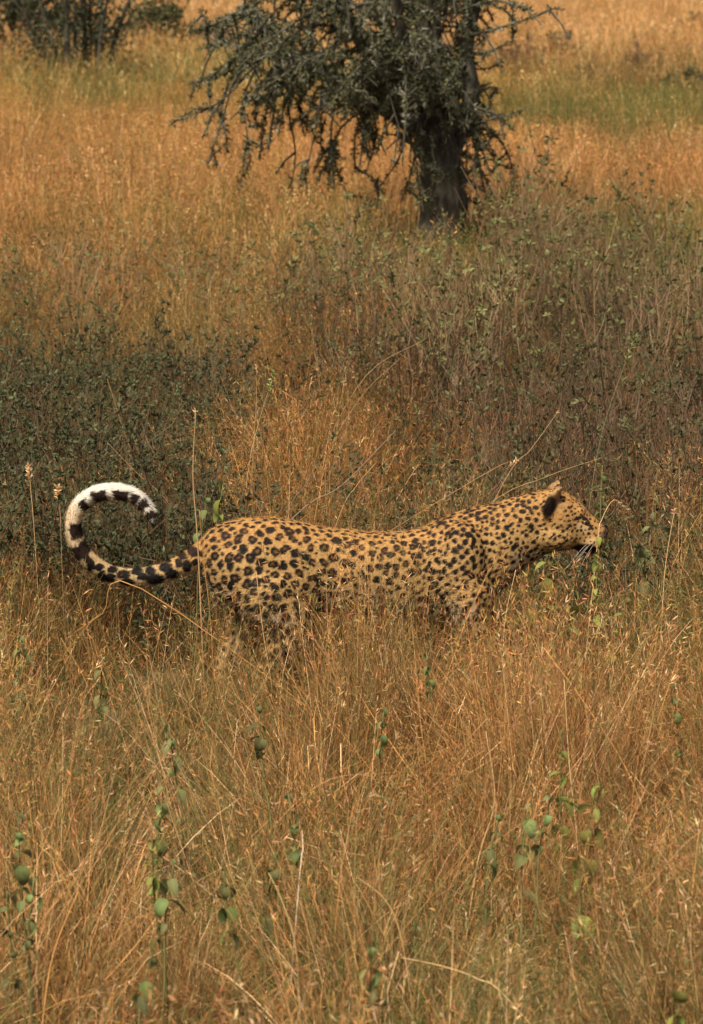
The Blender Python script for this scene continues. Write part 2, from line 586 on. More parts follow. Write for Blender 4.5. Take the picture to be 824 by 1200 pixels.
# photo row of a point of the middle plane
O_ = LP(400, 700); PZ = (LP(400, 700).z - LP(400, 710).z) / 10
PY = 700 - (V[:, 2] - O_.z) / PZ


def sstep(a, b_, x):
    t_ = np.clip((x - a) / (b_ - a), 0, 1)
    return t_ * t_ * (3 - 2 * t_)


# tail parameter
dT = np.full(nv, 9.0, np.float32); tT = np.zeros(nv, np.float32); outw = np.zeros(nv, np.float32)
near_tail = PX < 262
idx = np.where(near_tail)[0]
D2 = ((V[idx][:, None, :] - tail_line[None]) ** 2).sum(-1)
am = D2.argmin(1)
dT[idx] = np.sqrt(D2.min(1)); tT[idx] = am / (len(tail_line) - 1)
curl_c = np.array(LP(136, 622)); oc = V[idx] - tail_line[am]
rad_ = tail_line[am] - curl_c; rad_ /= np.linalg.norm(rad_, axis=1)[:, None] + 1e-6
outw[idx] = (oc * rad_).sum(1) / .028
is_tail = near_tail & ((PX < 236) | (dT < .02)) & (tT > .04)
# base coat
tan_back = np.array([.37, .200, .064]); tan_side = np.array([.42, .262, .100]); cream = np.array([.46, .37, .25])
top = np.interp(PX, [t_[0] for t_ in torso] + [h[0] for h in head[5:]], [t_[1] for t_ in torso] + [h[1] for h in head[5:]])
depth = PY - top
k1 = sstep(8, 55, depth)[:, None]
base = tan_back * (1 - k1) + tan_side * k1
kb = np.maximum(sstep(88, 112, depth) * (PX < 560) * (PY < 722) * sstep(.3, -.3, NRM[:, 2]) * .8, sstep(-.1, -.75, NRM[:, 2]) * .8 * (PY > 640))
kb = np.maximum(kb, sstep(640, 650, PY) * (PX > 600) * .65)                          # throat and chin
inner = ((V[:, 1] * NRM[:, 1]) < 0) & (PY > 712)
kb = np.maximum(kb, inner * .2)
kb = np.maximum(kb, sstep(26, 12, np.hypot((PX - 697) / 1.2, PY - 637) * 1.6) * .22)   # whisker pads
kb = kb[:, None]
base = base * (1 - kb) + cream * kb
kt = (is_tail * sstep(.08, .25, tT) * .75)[:, None]
base = base * (1 - kt) + np.array([.46, .34, .18]) * kt
kw = (is_tail * sstep(.50, .62, tT) * sstep(-.55, .0, outw))[:, None]
base = base * (1 - kw) + np.array([.66, .61, .52]) * kw
kw2 = (is_tail * sstep(.36, .5, tT))[:, None] * (1 - kw)
base = base * (1 - kw2) + np.array([.60, .47, .30]) * kw2

# blobs of the coat: rosettes on flank and haunch, small solid spots in front, larger ones on the legs
blobs = []                                                          # (position, radius, kind)
centres = []
cand = rng.permutation(nv)[:60000]
cell = {}
CS = .02


def free(q, r):
    n_ = int(r / CS) + 1
    a, b_, c = int(q[0] // CS), int(q[1] // CS), int(q[2] // CS)
    for i in range(a - n_, a + n_ + 1):
        for j in range(b_ - n_, b_ + n_ + 1):
            for k in range(c - n_, c + n_ + 1):
                for o_ in cell.get((i, j, k), ()):
                    if (o_[0] - q[0]) ** 2 + (o_[1] - q[1]) ** 2 + (o_[2] - q[2]) ** 2 < r * r: return False
    return True


brown_c = []
for i in cand:
    x, y = PX[i], PY[i]
    if is_tail[i]: continue
    rz = 0
    if x > 628:
        sp_, rr = .0142 if x < 668 else .0112, (.0054 if x < 668 else .0042)
    elif x > 560:
        sp_, rr = .0172, .0079
    elif x > 490:
        sp_, rr = .0205, .0100
    elif y > 722:
        sp_, rr = .027, .0122
    elif x < 255 and y < 640:
        sp_, rr = .024, .0105
    else:
        if depth[i] < 9: sp_, rr = .024, .0092
        else:
            rz = 1; sp_, rr = (.0315 if x < 410 else .0262), (.0106 if x < 410 else .0081)
    if y > 722: rz = 0; sp_, rr = .027, .0120
    q = V[i]
    if not free(q, sp_): continue
    cell.setdefault((int(q[0] // CS), int(q[1] // CS), int(q[2] // CS)), []).append(q)
    n_ = Vector(NRM[i]); a = (Vector((1, 0, 0)) - n_ * n_.x)
    if a.length < .1: a = Vector((0, 0, 1)) - n_ * n_.z
    a.normalize(); b_ = n_.cross(a)
    q = Vector(q)
    if rz:
        m = rng.randint(2, 5); RR = rng.uniform(.0045, .0088) * (1 if x < 410 else .8); ph = rng.uniform(0, 6.28)
        for k in range(m):
            an = ph + (k + rng.uniform(-.25, .25)) * 6.283 / m
            blobs.append((q + (a * math.cos(an) + b_ * math.sin(an) * .95) * RR, rr * rng.uniform(.85, 1.3)))
        
        if rng.rand() < .6: brown_c.append((q, .0075 if x < 410 else .0055))
        if rng.rand() < .9: blobs.append((q + (a * rng.uniform(-1, 1) + b_ * rng.uniform(-1, 1)) * .004, rr))
    else:
        blobs.append((q, rr * rng.uniform(.75, 1.2)))
        if rng.rand() < .45:
            an = rng.uniform(0, 6.28)
            blobs.append((q + (a * math.cos(an) + b_ * math.sin(an)) * rr * .9, rr * rng.uniform(.6, .95)))
# small spots fill what is left between the rosettes
BQ = np.array([tuple(q) for q, r in blobs], np.float32); BR = np.array([r for q, r in blobs], np.float32)
for i in rng.permutation(nv)[:22000]:
    if is_tail[i] or PX[i] > 660: continue
    r = rng.uniform(.0050, .0085) if PX[i] < 500 else rng.uniform(.0036, .0058)
    if (np.sqrt(((BQ - V[i]) ** 2).sum(1)) - BR).min() < r + (.0030 if PX[i] < 500 else .0026): continue
    blobs.append((Vector(V[i]), r)); BQ = np.vstack([BQ, V[i][None]]); BR = np.append(BR, np.float32(r))
kd = kdtree.KDTree(len(blobs))
for i, (q, r) in enumerate(blobs): kd.insert(q, i)
kd.balance()
kb_ = kdtree.KDTree(max(1, len(brown_c)))
for i, (q, r) in enumerate(brown_c): kb_.insert(q, i)
kb_.balance()
dark = np.zeros(nv, np.float32); brown = np.zeros(nv, np.float32)
tail_i = is_tail
for i in range(nv):
    if tail_i[i]: continue
    co = Vector(V[i])
    wv = co + noise.noise_vector(co * 95) * .0042
    best = 0.0
    for q, k, d_ in kd.find_n(wv, 4):
        r = blobs[k][1]
        val = (r * 1.04 - d_) / (r * .35) + .5
        if val > best: best = val
    dark[i] = best
    q, k, d_ = kb_.find(wv)
    if d_ is not None and d_ < brown_c[k][1] * 1.05: brown[i] = min(1.0, 1.6 * (1 - d_ / (brown_c[k][1] * 1.05)))
dark = np.clip(dark, 0, 1)
# tail spots, read off the photograph (zoomed px), drawn right through the tail
tz = [(240, 172, 40, 36), (335, 160, 42, 32), (400, 186, 25, 28), (432, 214, 28, 28), (470, 252, 30, 28), (484, 305, 34, 28), (168, 214, 24, 24), (120, 330, 22, 46), (145, 440, 32, 36),
      (165, 398, 18, 20), (200, 490, 16, 30), (180, 455, 14, 22), (355, 540, 28, 20), (420, 526, 24, 14), (485, 524, 24, 15), (560, 508, 28, 20), (622, 486, 18, 16), (592, 538, 30, 20), (505, 562, 40, 22),
      (445, 550, 22, 14), (375, 576, 32, 14), (292, 552, 26, 18), (252, 545, 16, 26), (300, 516, 22, 12), (235, 500, 24, 14), (660, 500, 18, 26), (640, 455, 20, 12), (560, 475, 18, 8), (510, 490, 22, 7), (690, 430, 24, 20), (700, 480, 18, 14), (720, 440, 16, 12)]
ti = np.where(tail_i)[0]
tang0 = np.gradient(tail_line, axis=0); tang0 /= np.linalg.norm(tang0, axis=1)[:, None]
nz_ = np.array([noise.noise_vector(Vector(V[i]) * 80) for i in ti]) * 4.0
for a, b_, ra, rb in tz[9:]:
    q = np.hypot((PX[ti] + nz_[:, 0] * .4 - (60 + a / 4.12)) / (ra / 4.12), (PY[ti] + nz_[:, 2] * .4 - (540 + b_ / 4.12)) / (rb / 4.12))
    dark[ti] = np.maximum(dark[ti], np.clip((1.25 - q) / .3 + .5, 0, 1))

# dark bands of the curl: inner side and flanks, white left on the outer edge
tlx = 400 + tail_line[:, 0] / PXM; tly = 700 - (tail_line[:, 2] - O_.z) / PZ
arc = np.concatenate([[0], np.cumsum(np.hypot(np.diff(tlx), np.diff(tly)))])
va = arc[(tT[ti] * (len(tail_line) - 1)).round().astype(int)]
va = va + ((V[ti] - tail_line[(tT[ti] * (len(tail_line) - 1)).round().astype(int)]) * tang0[(tT[ti] * (len(tail_line) - 1)).round().astype(int)]).sum(1) / PXM
for a, b_, hl, edge in [(240, 165, 9.0, .42), (335, 155, 8.5, .40), (398, 182, 4.8, .42), (436, 214, 5.2, .45), (474, 250, 5.2, .5), (488, 303, 5.5, .6), (170, 212, 5.0, .3), (118, 328, 9.0, .45), (140, 432, 7.0, .8)]:
    a0 = arc[np.hypot(tlx - (60 + a / 4.12), tly - (540 + b_ / 4.12)).argmin()]
    q = np.maximum(np.abs(va - a0 + nz_[:, 0] * .35) / (hl * 1.1), (outw[ti] + nz_[:, 2] * .05 - edge - .22) / .45 + 1)
    dark[ti] = np.maximum(dark[ti], np.clip((1 - q) / .22 + .5, 0, 1))


# face and ear marks of the coat
def mark(a, b_, ra, rb, ang=0, soft=.4, near=None):
    c, s = math.cos(R(ang)), math.sin(R(ang))
    u, v_ = (PX - a) * c + (PY - b_) * s, -(PX - a) * s + (PY - b_) * c
    q = np.hypot(u / ra, v_ / rb)
    return np.clip((1 - q) / soft + .5, 0, 1) * (PX > 600)


hd = (dark * (PX > 600)).copy()
pale_ = mark(682, 616, 9, 5.5, 20) * .55                      # paler fur under the eye
base = base * (1 - pale_[:, None]) + np.array([.62, .44, .24]) * pale_[:, None]
dark = np.maximum(dark, mark(684.5, 642, 14.5, 7.2, 4, .35))      # black corner of the mouth
dark = np.maximum(dark, mark(676, 604.5, 6.5, 2.2, -18)); dark = np.maximum(dark, mark(685, 607, 7.5, 2.4, 45)); dark = np.maximum(dark, mark(691, 615, 4.5, 1.8, 62))
earz = (PY < 604) & (PX > 628) & (PX < 664) & (np.abs(V[:, 1]) > .064) & (PX > 632) & (PX < 660)
ek = mark(642, 589.5, 8.6, 13.5, 12, .35) * earz
dark = np.where(earz, np.maximum(dark * .15, ek), dark)
rim_ = (earz * sstep(598, 585, PY) * (1 - ek))[:, None]
base = base * (1 - rim_) + np.array([.36, .22, .10]) * rim_
nose_k = mark(708, 625, 5.5, 5.0, 0, .4)[:, None]
base = base * (1 - nose_k) + np.array([.13, .075, .05]) * nose_k
dark = np.maximum(dark, mark(697, 639, 9, 1.6, -14, .5))
jaw = mark(648, 647, 22, 3.5, -8, .6)                               # broken dark collar under the jaw
dark = np.maximum(dark, jaw * (np.array([noise.noise(Vector(v_) * 60) for v_ in V]) > -.05) * .8)
spot_c = np.array([.007, .005, .004]); spot_b = np.array([.020, .010, .006])
sk = sstep(30, 5, depth)[:, None]
spc = spot_c * (1 - sk) + spot_b * sk
colr = base * (1 - dark[:, None]) + spc * dark[:, None]
brown = (brown * .62)[:, None]
colr = colr * (1 - brown) + np.array([.20, .092, .030]) * brown
rgba = np.ones((nv, 4), np.float32); rgba[:, :3] = colr
ca = body_me.attributes.new('col', 'FLOAT_COLOR', 'POINT'); ca.data.foreach_set('color', rgba.ravel())
body_me.polygons.foreach_set('use_smooth', [True] * len(body_me.polygons))

fm, t, N, L = new_mat('leopard_coat')
out = N('ShaderNodeOutputMaterial'); a = N('ShaderNodeAttribute'); a.attribute_name = 'col'
p = N('ShaderNodeBsdfPrincipled'); p.inputs['Roughness'].default_value = .75; p.inputs['Specular IOR Level'].default_value = .2
L(a.outputs['Color'], p.inputs['Base Color']); L(p.outputs[0], out.inputs[0])
body_me.materials.clear(); body_me.materials.append(fm)
body = link('body', body_me, leo)
# short fur lying along the coat
nf = 150000
fi = rng.randint(0, nv, nf)
fi = fi[(PY[fi] < 770)]
fl = np.tile(np.array([-1.0, 0, -.35]), (len(fi), 1))
lower = sstep(690, 730, PY[fi])[:, None]
fl = fl * (1 - lower) + np.array([-.25, 0, -1]) * lower
tt = is_tail[fi]
tang = np.gradient(tail_line, axis=0); tang /= np.linalg.norm(tang, axis=1)[:, None]
fl[tt] = tang[(tT[fi][tt] * (len(tail_line) - 1)).astype(int)]
nn = NRM[fi]
fl = fl - nn * (fl * nn).sum(1)[:, None]
fl /= np.linalg.norm(fl, axis=1)[:, None] + 1e-6
fl += rng.normal(size=fl.shape) * .22
dirs = fl + nn * rng.uniform(.12, .5, (len(fi), 1))
dirs /= np.linalg.norm(dirs, axis=1)[:, None]
sd = np.cross(dirs, nn + rng.normal(size=nn.shape) * .4); sd /= np.linalg.norm(sd, axis=1)[:, None] + 1e-6
ln = rng.uniform(.007, .014, (len(fi), 1))
ln[PX[fi] > 672] *= .45
ln[tt & (tT[fi] > .4)] *= 1.3
ln[(depth[fi] > 75) & (PX[fi] < 620)] *= 1.4
p0 = V[fi] - nn * .0008
FV = np.empty((len(fi), 3, 3), np.float32)
FV[:, 0] = p0 - sd * .0009; FV[:, 1] = p0 + sd * .0009; FV[:, 2] = p0 + dirs * ln
fme = bpy.data.meshes.new('fur')
fme.vertices.add(len(fi) * 3); fme.vertices.foreach_set('co', FV.ravel())
fme.loops.add(len(fi) * 3); fme.loops.foreach_set('vertex_index', np.arange(len(fi) * 3, dtype=np.int32))
fme.polygons.add(len(fi)); fme.polygons.foreach_set('loop_start', np.arange(0, len(fi) * 3, 3, dtype=np.int32))
fme.update(calc_edges=True)
fc = np.repeat(rgba[fi][:, None, :], 3, 1); fc[..., :3] *= rng.uniform(.85, 1.2, (len(fi), 1, 1))
ca = fme.attributes.new('col', 'FLOAT_COLOR', 'POINT'); ca.data.foreach_set('color', fc.astype(np.float32).ravel())
fme.materials.append(fm)
link('fur', fme, leo, 'stuff')


def simple_mat(name, col, rough=.4, spec=.5):
    m, t, N, L = new_mat(name)
    out = N('ShaderNodeOutputMaterial'); p = N('ShaderNodeBsdfPrincipled')
    nz = N('ShaderNodeTexNoise'); nz.inputs['Scale'].default_value = 60
    mx = N('ShaderNodeMix'); mx.data_type = 'RGBA'
    mx.inputs['A'].default_value = (*[c * .7 for c in col], 1); mx.inputs['B'].default_value = (*[min(1, c * 1.25) for c in col], 1)
    L(nz.outputs[0], mx.inputs['Factor']); L(mx.outputs['Result'], p.inputs['Base Color'])
    p.inputs['Roughness'].default_value = rough; p.inputs['Specular IOR Level'].default_value = spec
    L(p.outputs[0], out.inputs[0])
    return m


def blob_mesh(name, r, mat, seg=18, ring=12):
    bm = bmesh.new(); bmesh.ops.create_uvsphere(bm, u_segments=seg, v_segments=ring, radius=1)
    bmesh.ops.scale(bm, vec=r, verts=bm.verts)
    me = bpy.data.meshes.new(name); bm.to_mesh(me); bm.free(); me.materials.append(mat)
    me.polygons.foreach_set('use_smooth', [True] * len(me.polygons))
    return me


M_eye = simple_mat('eye_amber', (.10, .055, .015), .1)
M_pup = simple_mat('pupil', (.004, .004, .004), .08)
M_nose = simple_mat('nose_skin', (.055, .032, .026), .45)
for s in (-1, 1):
    e = link('eye', blob_mesh('eye', (.0105, .009, .0095), M_eye), leo); ei = np.argmin(np.hypot(PX - 684.5, PY - 609.5) + 100 * (V[:, 1] * s < .02)); e.location = Vector(V[ei]) - Vector(NRM[ei]) * .0045
    pu = link('pupil', blob_mesh('pupil', (.004, .003, .005), M_pup), e); pu.location = (.003, s * .0068, .001)
no = link('nose', blob_mesh('nose', (.0115, .017, .0125), M_nose), leo); no.location = LP(709, 623.5)
wk = MB()
for s in (-1, 1):
    for k in range(4):
        p0 = LP(688 + (k % 3) * 4, 634 + (k // 3) * 3, s * .05)
        d_ = Vector((-.75 + .12 * (k % 3), s * .55, -.55 - .12 * (k // 3))).normalized()
        pts = [p0 + d_ * q * .09 + Vector((0, 0, -.018 * q * q)) for q in (0, .33, .66, 1)]
        wk.tube(pts, [.0006, .0006, .0005, .0002], (.6, .56, .48), 4)
link('whiskers', wk.mesh('whiskers', M_straw), leo, 'stuff')

# broad-leaved plants: photo px, py of the top, shade, leaf pairs, leaf size, label, distance, height
FORBS = [
    (672, 690, 'bright', 7, .085, 'bright green broad leaved plant below the leopard chin, nearest the chest', None, .42),
    (640, 640, 'bright', 5, .076, 'yellow green leaves just under the leopard throat', 14.45, None),
    (703, 628, 'bright', 7, .052, 'thin yellow green plant rising in front of the leopard nose', 13.7, None),
    (766, 600, 'mid', 5, .082, 'dark green broad leaved plant to the right of the leopard face', 14.9, None),
    (618, 672, 'bright', 5, .062, 'mid green plant at the leopard chest, half hidden in grass', 13.75, None),
    (262, 568, 'bright', 3, .066, 'green plant with rounded leaves rising behind the leopard rump', 14.5, None),
    (243, 585, 'mid', 2, .05, 'low round leaved green plant above the tail base of the leopard', 14.42, None),
    (706, 545, 'mid', 5, .04, 'green stalk plant standing above and behind the leopard nose', 15.2, None),
    (660, 848, 'bright', 5, .066, 'light green plant with hanging leaves right of centre in the foreground', None, .5),
    (705, 912, 'bright', 4, .072, 'bushy green plant with drooping grey green leaves right of the hanging leaved one', None, .45),
    (622, 932, 'mid', 3, .055, 'short green plant to the left of the hanging leaved foreground plant', None, .42),
    (646, 925, 'mid', 2, .05, 'small green plant between two taller ones right of centre', None, .40),
    (585, 945, 'mid', 2, .045, 'smallest pale green plant left of the foreground group on the right', None, .40),
    (198, 845, 'mid', 4, .045, 'slim green plant left of centre below the leopard hind legs', None, .46),
    (192, 915, 'mid', 3, .05, 'green plant directly below the slim one left of centre', None, .44),
    (304, 826, 'dark', 2, .06, 'dark green pair of leaves in the grass below the leopard thigh', None, .44),
    (178, 976, 'bright', 2, .055, 'plant with the large arched bright green leaf at the lower left', None, .46),
    (205, 998, 'mid', 2, .056, 'plant with a wide drooping leaf just right of the large arched one', None, .42),
    (338, 922, 'mid', 4, .042, 'small green plant near the middle of the foreground grass', None, .45),
    (262, 1008, 'dark', 2, .05, 'dark green small plant lower left of centre', None, .40),
    (326, 990, 'dark', 3, .05, 'dark green plant left of the pale bent straw at the bottom', None, .40),
    (22, 945, 'mid', 5, .048, 'tall green plant with many leaf pairs at the lower left edge', None, .56),
    (184, 1095, 'dark', 3, .05, 'dark green plant low at the bottom left', None, .36),
    (797, 1160, 'bright', 3, .068, 'large leaved green plant in the bottom right corner', None, .46),
    (435, 1105, 'mid', 2, .05, 'pale olive plant at the bottom centre beside the arching straw', None, .36),
    (40, 1020, 'mid', 3, .05, 'green plant just right of the tall one at the lower left edge', None, .44),
    (8, 1040, 'dark', 3, .045, 'green plant cut by the left edge near the bottom', None, .42),
    (450, 828, 'mid', 2, .04, 'tiny olive plant in the grass below the leopard belly', None, .46),
    (790, 800, 'mid', 3, .04, 'small olive plant at the right edge in the foreground grass', None, .46),
    (25, 745, 'mid', 3, .05, 'green plant at the left edge below the tail', None, .46),
    (120, 770, 'mid', 3, .04, 'olive plant in the grass under the curled tail', None, .46),
    (500, 765, 'mid', 2, .035, 'tiny green plant between the leopard forelegs', None, .42),
    (735, 700, 'bright', 4, .060, 'mid green plant right of the bright one below the chin', None, .44),
]


def forb_top(f):
    return at(f[0], f[1], f[6]) if f[6] else atz(f[0], f[1], (f[7] or .46) + .07)


# ------------------------------------------------------------------ grass: tuft meshes
PAL = [((.41, .222, .076), .40), ((.58, .40, .22), .11), ((.25, .110, .042), .25), ((.22, .160, .054), .24)]


def pick_col():
    u = rng.rand()
    for c, w_ in PAL:
        if u < w_: break
        u -= w_
    g = rng.uniform(.6, 1.3)
    return tuple(min(.9, x * g) for x in c)


LOWER = (.165, .125, .040)                                         # darker olive brown mixed into the lower half of each blade


def blade(mb, p, az, lean, curl, Ln, wd, col, n=5, tip=0.0):
    """one curved blade; tip bends its last third further over"""
    pts, an = [p.copy()], lean
    h_ = Vector((math.cos(az), math.sin(az), 0))
    for i in range(n):
        f = (i + 1) / n
        an_ = lean + curl * f * f + (tip * max(0, f - .6) / .4)
        pts.append(pts[-1] + (h_ * math.sin(an_) + Vector((0, 0, math.cos(an_)))) * Ln / n)
    tw = rng.uniform(-.9, .9)
    sd = Vector((-math.sin(az + tw), math.cos(az + tw), 0))
    cc = []
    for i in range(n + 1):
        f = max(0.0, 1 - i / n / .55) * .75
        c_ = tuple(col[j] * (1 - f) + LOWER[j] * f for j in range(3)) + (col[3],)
        cc += [c_] if i == n else [c_, c_]
    mb.ribbon(pts, [wd * (.75 + .25 * math.sin(math.pi * min(1, (i + .5) / n))) * (1 - .5 * i / n) for i in range(n + 1)], sd, cc)
    return pts


def make_tuft(name, nb, nc, rad, wd, hgt, seeds=9, seg=6, curly=.7, loose=0):
    mb = MB()
    for i in range(loose):                                        # long blades fallen over the others
        a, r = rng.uniform(0, 6.283), rad * math.sqrt(rng.rand())
        g = rng.uniform(.8, 1.3)
        blade(mb, Vector((r * math.cos(a), r * math.sin(a), hgt * rng.uniform(0, .45))), rng.uniform(0, 6.283), rng.uniform(.45, 1.25), rng.uniform(-.3, .8), hgt * rng.uniform(.5, .95), wd * rng.uniform(.7, 1.2),
              (*[min(.9, x * g) for x in pick_col()], rng.rand()), seg)
    for i in range(nb):
        a, r = rng.uniform(0, 6.283), rad * math.sqrt(rng.rand())
        p_ = Vector((r * math.cos(a), r * math.sin(a), -.02))
        az = a + rng.normal() * .9
        blade(mb, p_, az, abs(rng.normal()) * .34 + .03, rng.uniform(.1, 1.3), hgt * rng.uniform(.45, 1.0), wd * rng.uniform(.7, 1.3),
              (*pick_col(), rng.rand()), seg, rng.uniform(.8, 3.2) if rng.rand() < curly else 0)
    for i in range(nc):
        a, r = rng.uniform(0, 6.283), rad * math.sqrt(rng.rand())
        p_ = Vector((r * math.cos(a), r * math.sin(a), -.02))
        col = (*pick_col(), rng.rand())
        az = rng.uniform(0, 6.283)
        pts = blade(mb, p_, az, abs(rng.normal()) * .16, rng.uniform(0, .6), hgt * rng.uniform(.85, 1.3), wd * .75, col, seg)
        for k in range(seeds):                                    # spikelets of the panicle
            f = rng.uniform(.0, 1.0)
            i0 = len(pts) - 2
            q = pts[i0].lerp(pts[-1], f)
            d_ = (pts[-1] - pts[i0]).normalized()
            o_ = (d_ + rand_unit() * .75 + Vector((0, 0, -.25))).normalized()
            sd = o_.cross(rand_unit())
            if sd.length < .05: continue
            sd.normalize()
            mb.leaf(q, o_, sd, rng.uniform(.012, .027) * (wd / .0026) ** .5, wd * rng.uniform(.6, 1.1), (*[c * rng.uniform(.85, 1.25) for c in col[:3]], col[3]))
    return mb.mesh(name, M_grass)


def tuft_collection(name, specs):
    c = bpy.data.collections.new(name)
    for i, s in enumerate(specs):
        o = bpy.data.objects.new('%s_%02d' % (name, i), make_tuft(name, **s))
        c.objects.link(o)
    return c


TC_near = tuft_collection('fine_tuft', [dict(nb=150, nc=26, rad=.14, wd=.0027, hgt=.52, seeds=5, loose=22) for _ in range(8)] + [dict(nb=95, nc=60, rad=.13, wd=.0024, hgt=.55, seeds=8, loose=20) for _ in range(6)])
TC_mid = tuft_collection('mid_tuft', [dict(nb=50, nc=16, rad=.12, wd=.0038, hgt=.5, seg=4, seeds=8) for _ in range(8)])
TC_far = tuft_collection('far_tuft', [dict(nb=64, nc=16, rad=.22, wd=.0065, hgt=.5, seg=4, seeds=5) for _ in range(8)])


def scatter_object(name, P, rot, scl, index, tint, coll):
    me = bpy.data.meshes.new(name)
    me.vertices.add(len(P)); me.vertices.foreach_set('co', np.asarray(P, np.float32).ravel())
    for nm, ty, arr, key in (('rot', 'FLOAT_VECTOR', rot, 'vector'), ('scl', 'FLOAT_VECTOR', scl, 'vector'), ('idx', 'INT', index, 'value'), ('tint', 'FLOAT_COLOR', tint, 'color')):
        at_ = me.attributes.new(nm, ty, 'POINT')
        at_.data.foreach_set(key, np.asarray(arr, np.int32 if ty == 'INT' else np.float32).ravel())
    o = link(name, me)
    g = bpy.data.node_groups.new(name + '_scatter', 'GeometryNodeTree')
    g.interface.new_socket('Geometry', in_out='INPUT', socket_type='NodeSocketGeometry')
    g.interface.new_socket('Geometry', in_out='OUTPUT', socket_type='NodeSocketGeometry')
    N, L = g.nodes.new, g.links.new
    gi, go = N('NodeGroupInput'), N('NodeGroupOutput')
    ip = N('GeometryNodeInstanceOnPoints')
    ci = N('GeometryNodeCollectionInfo'); ci.inputs['Collection'].default_value = coll
    ci.inputs['Separate Children'].default_value = True; ci.inputs['Reset Children'].default_value = True
    ip.inputs['Pick Instance'].default_value = True

    def attr(nm, ty):
        n_ = N('GeometryNodeInputNamedAttribute'); n_.data_type = ty; n_.inputs['Name'].default_value = nm
        return [s for s in n_.outputs if s.enabled][0]
    er = N('FunctionNodeEulerToRotation')
    L(attr('rot', 'FLOAT_VECTOR'), er.inputs[0])
    L(gi.outputs[0], ip.inputs['Points']); L(ci.outputs[0], ip.inputs['Instance'])
    L(attr('idx', 'INT'), ip.inputs['Instance Index']); L(er.outputs[0], ip.inputs['Rotation']); L(attr('scl', 'FLOAT_VECTOR'), ip.inputs['Scale'])
    L(ip.outputs[0], go.inputs[0])
    m = o.modifiers.new('scatter', 'NODES'); m.node_group = g
    o['kind'] = 'stuff'
    return o


def fbm(X, Y, s, seed):
    return np.array([noise.fractal(Vector((x * s, y * s, seed)), 1.0, 2.0, 3) for x, y in zip(X, Y)])


# what grows where, written over the photograph as patches of the field:
# (px, py, rx, ry, weight, tint rgb, share of green blades, height factor)
PATCH = [
    (420, 20, 900, 60, .9, (1.28, 1.22, 1.15), .05, 1.0),
    (700, 20, 260, 45, 1.5, (1.42, 1.32, 1.22), .03, 1.0),
    (120, 95, 300, 45, 1.6, (.84, .95, .70), .48, .9),
    (700, 105, 260, 40, 1.8, (.76, .86, .66), .45, .9),
    (620, 75, 120, 18, .9, (.62, .64, .58), .35, .9),
    (760, 85, 70, 16, .9, (.55, .50, .48), .15, .9),
    (160, 185, 420, 70, 1.7, (1.18, 1.02, .86), .06, 1.0),
    (690, 205, 260, 50, 1.5, (1.14, 1.02, .92), .12, 1.0),
    (190, 300, 330, 80, 1.7, (1.06, .97, .78), .22, 1.0),
    (640, 310, 300, 70, 1.5, (.82, .88, .60), .50, 1.0),
    (130, 500, 260, 105, 2.2, (.46, .46, .38), .50, .62),
    (640, 470, 300, 130, 2.2, (.56, .49, .42), .32, .70),
    (365, 530, 100, 105, 2.2, (.98, .82, .66), .12, 1.30),
    (420, 640, 500, 60, 1.1, (.80, .76, .66), .24, .95),
    (420, 980, 900, 260, 2.0, (1.03, .97, .90), .27, 1.0),
    (120, 740, 220, 60, .9, (.86, .86, .72), .34, 1.0),
    (20, 640, 90, 70, 1.8, (.52, .52, .45), .45, .7),
    (760, 700, 150, 80, .8, (.82, .78, .68), .26, 1.0),
]


def zone(P, hh):
    Q = P.copy(); Q[:, 2] = hh
    px, py = project(Q)
    W = np.zeros(len(P)); A = np.zeros((len(P), 5))
    for a, b_, ra, rb, w_, tn, gr, hf in PATCH:
        k = w_ * np.exp(-((px - a) / ra) ** 2 * 1.2 - ((py - b_) / rb) ** 2 * 1.2) + 1e-9
        W += k; A += k[:, None] * np.array([*tn, gr, hf])
    return A / W[:, None], px, py


def field(name, d0, d1, dens, coll, ncoll, margin, hscale, seed, lean_amt=.25):
    hw = lambda d: .0818 * d + margin
    area = (hw(d0) + hw(d1)) * (d1 - d0)
    n = int(area * dens)
    y = d0 + (d1 - d0) * rng.rand(int(n * 1.6)); x = rng.uniform(-1, 1, len(y)) * hw(d1)
    k = np.abs(x) < hw(y); x, y = x[k][:n], y[k][:n]
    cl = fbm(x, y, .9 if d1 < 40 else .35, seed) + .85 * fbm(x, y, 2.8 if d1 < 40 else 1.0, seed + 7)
    keep = rng.rand(len(x)) < np.clip(.72 + cl * 1.3, .30, 1)
    x, y, cl = x[keep], y[keep], cl[keep]
    P = np.stack([x, y, np.array([ground_z(a, b_) for a, b_ in zip(x, y)])], 1)
    Z, px, py = zone(P, .42)
    h_ = hscale * Z[:, 4] * np.clip(1 + cl * .55 + rng.normal(size=len(x)) * .16, .36, 1.45)
    g2 = fbm(x, y, .55 if d1 < 40 else .2, seed + 31)
    tint = np.ones((len(x), 4)); tint[:, :3] = Z[:, :3] * (1 + rng.normal(size=(len(x), 1)) * .22 + cl[:, None] * .60) * (1 + g2[:, None] * np.array([.12, -.02, -.14]))  # gaps between clumps tinted darker: their shadow is put into the blade colour
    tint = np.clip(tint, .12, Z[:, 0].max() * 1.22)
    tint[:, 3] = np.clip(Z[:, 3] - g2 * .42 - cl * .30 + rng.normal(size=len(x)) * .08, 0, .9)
    wx, wy = fbm(x, y, .8, seed + 50), fbm(x, y, .8, seed + 90)
    rot = np.stack([wy * lean_amt * 2.2 + rng.normal(size=len(x)) * lean_amt * .7, wx * lean_amt * 2.2 + rng.normal(size=len(x)) * lean_amt * .7, rng.uniform(0, 6.283, len(x))], 1)
    return P, rot, h_, tint, px, py


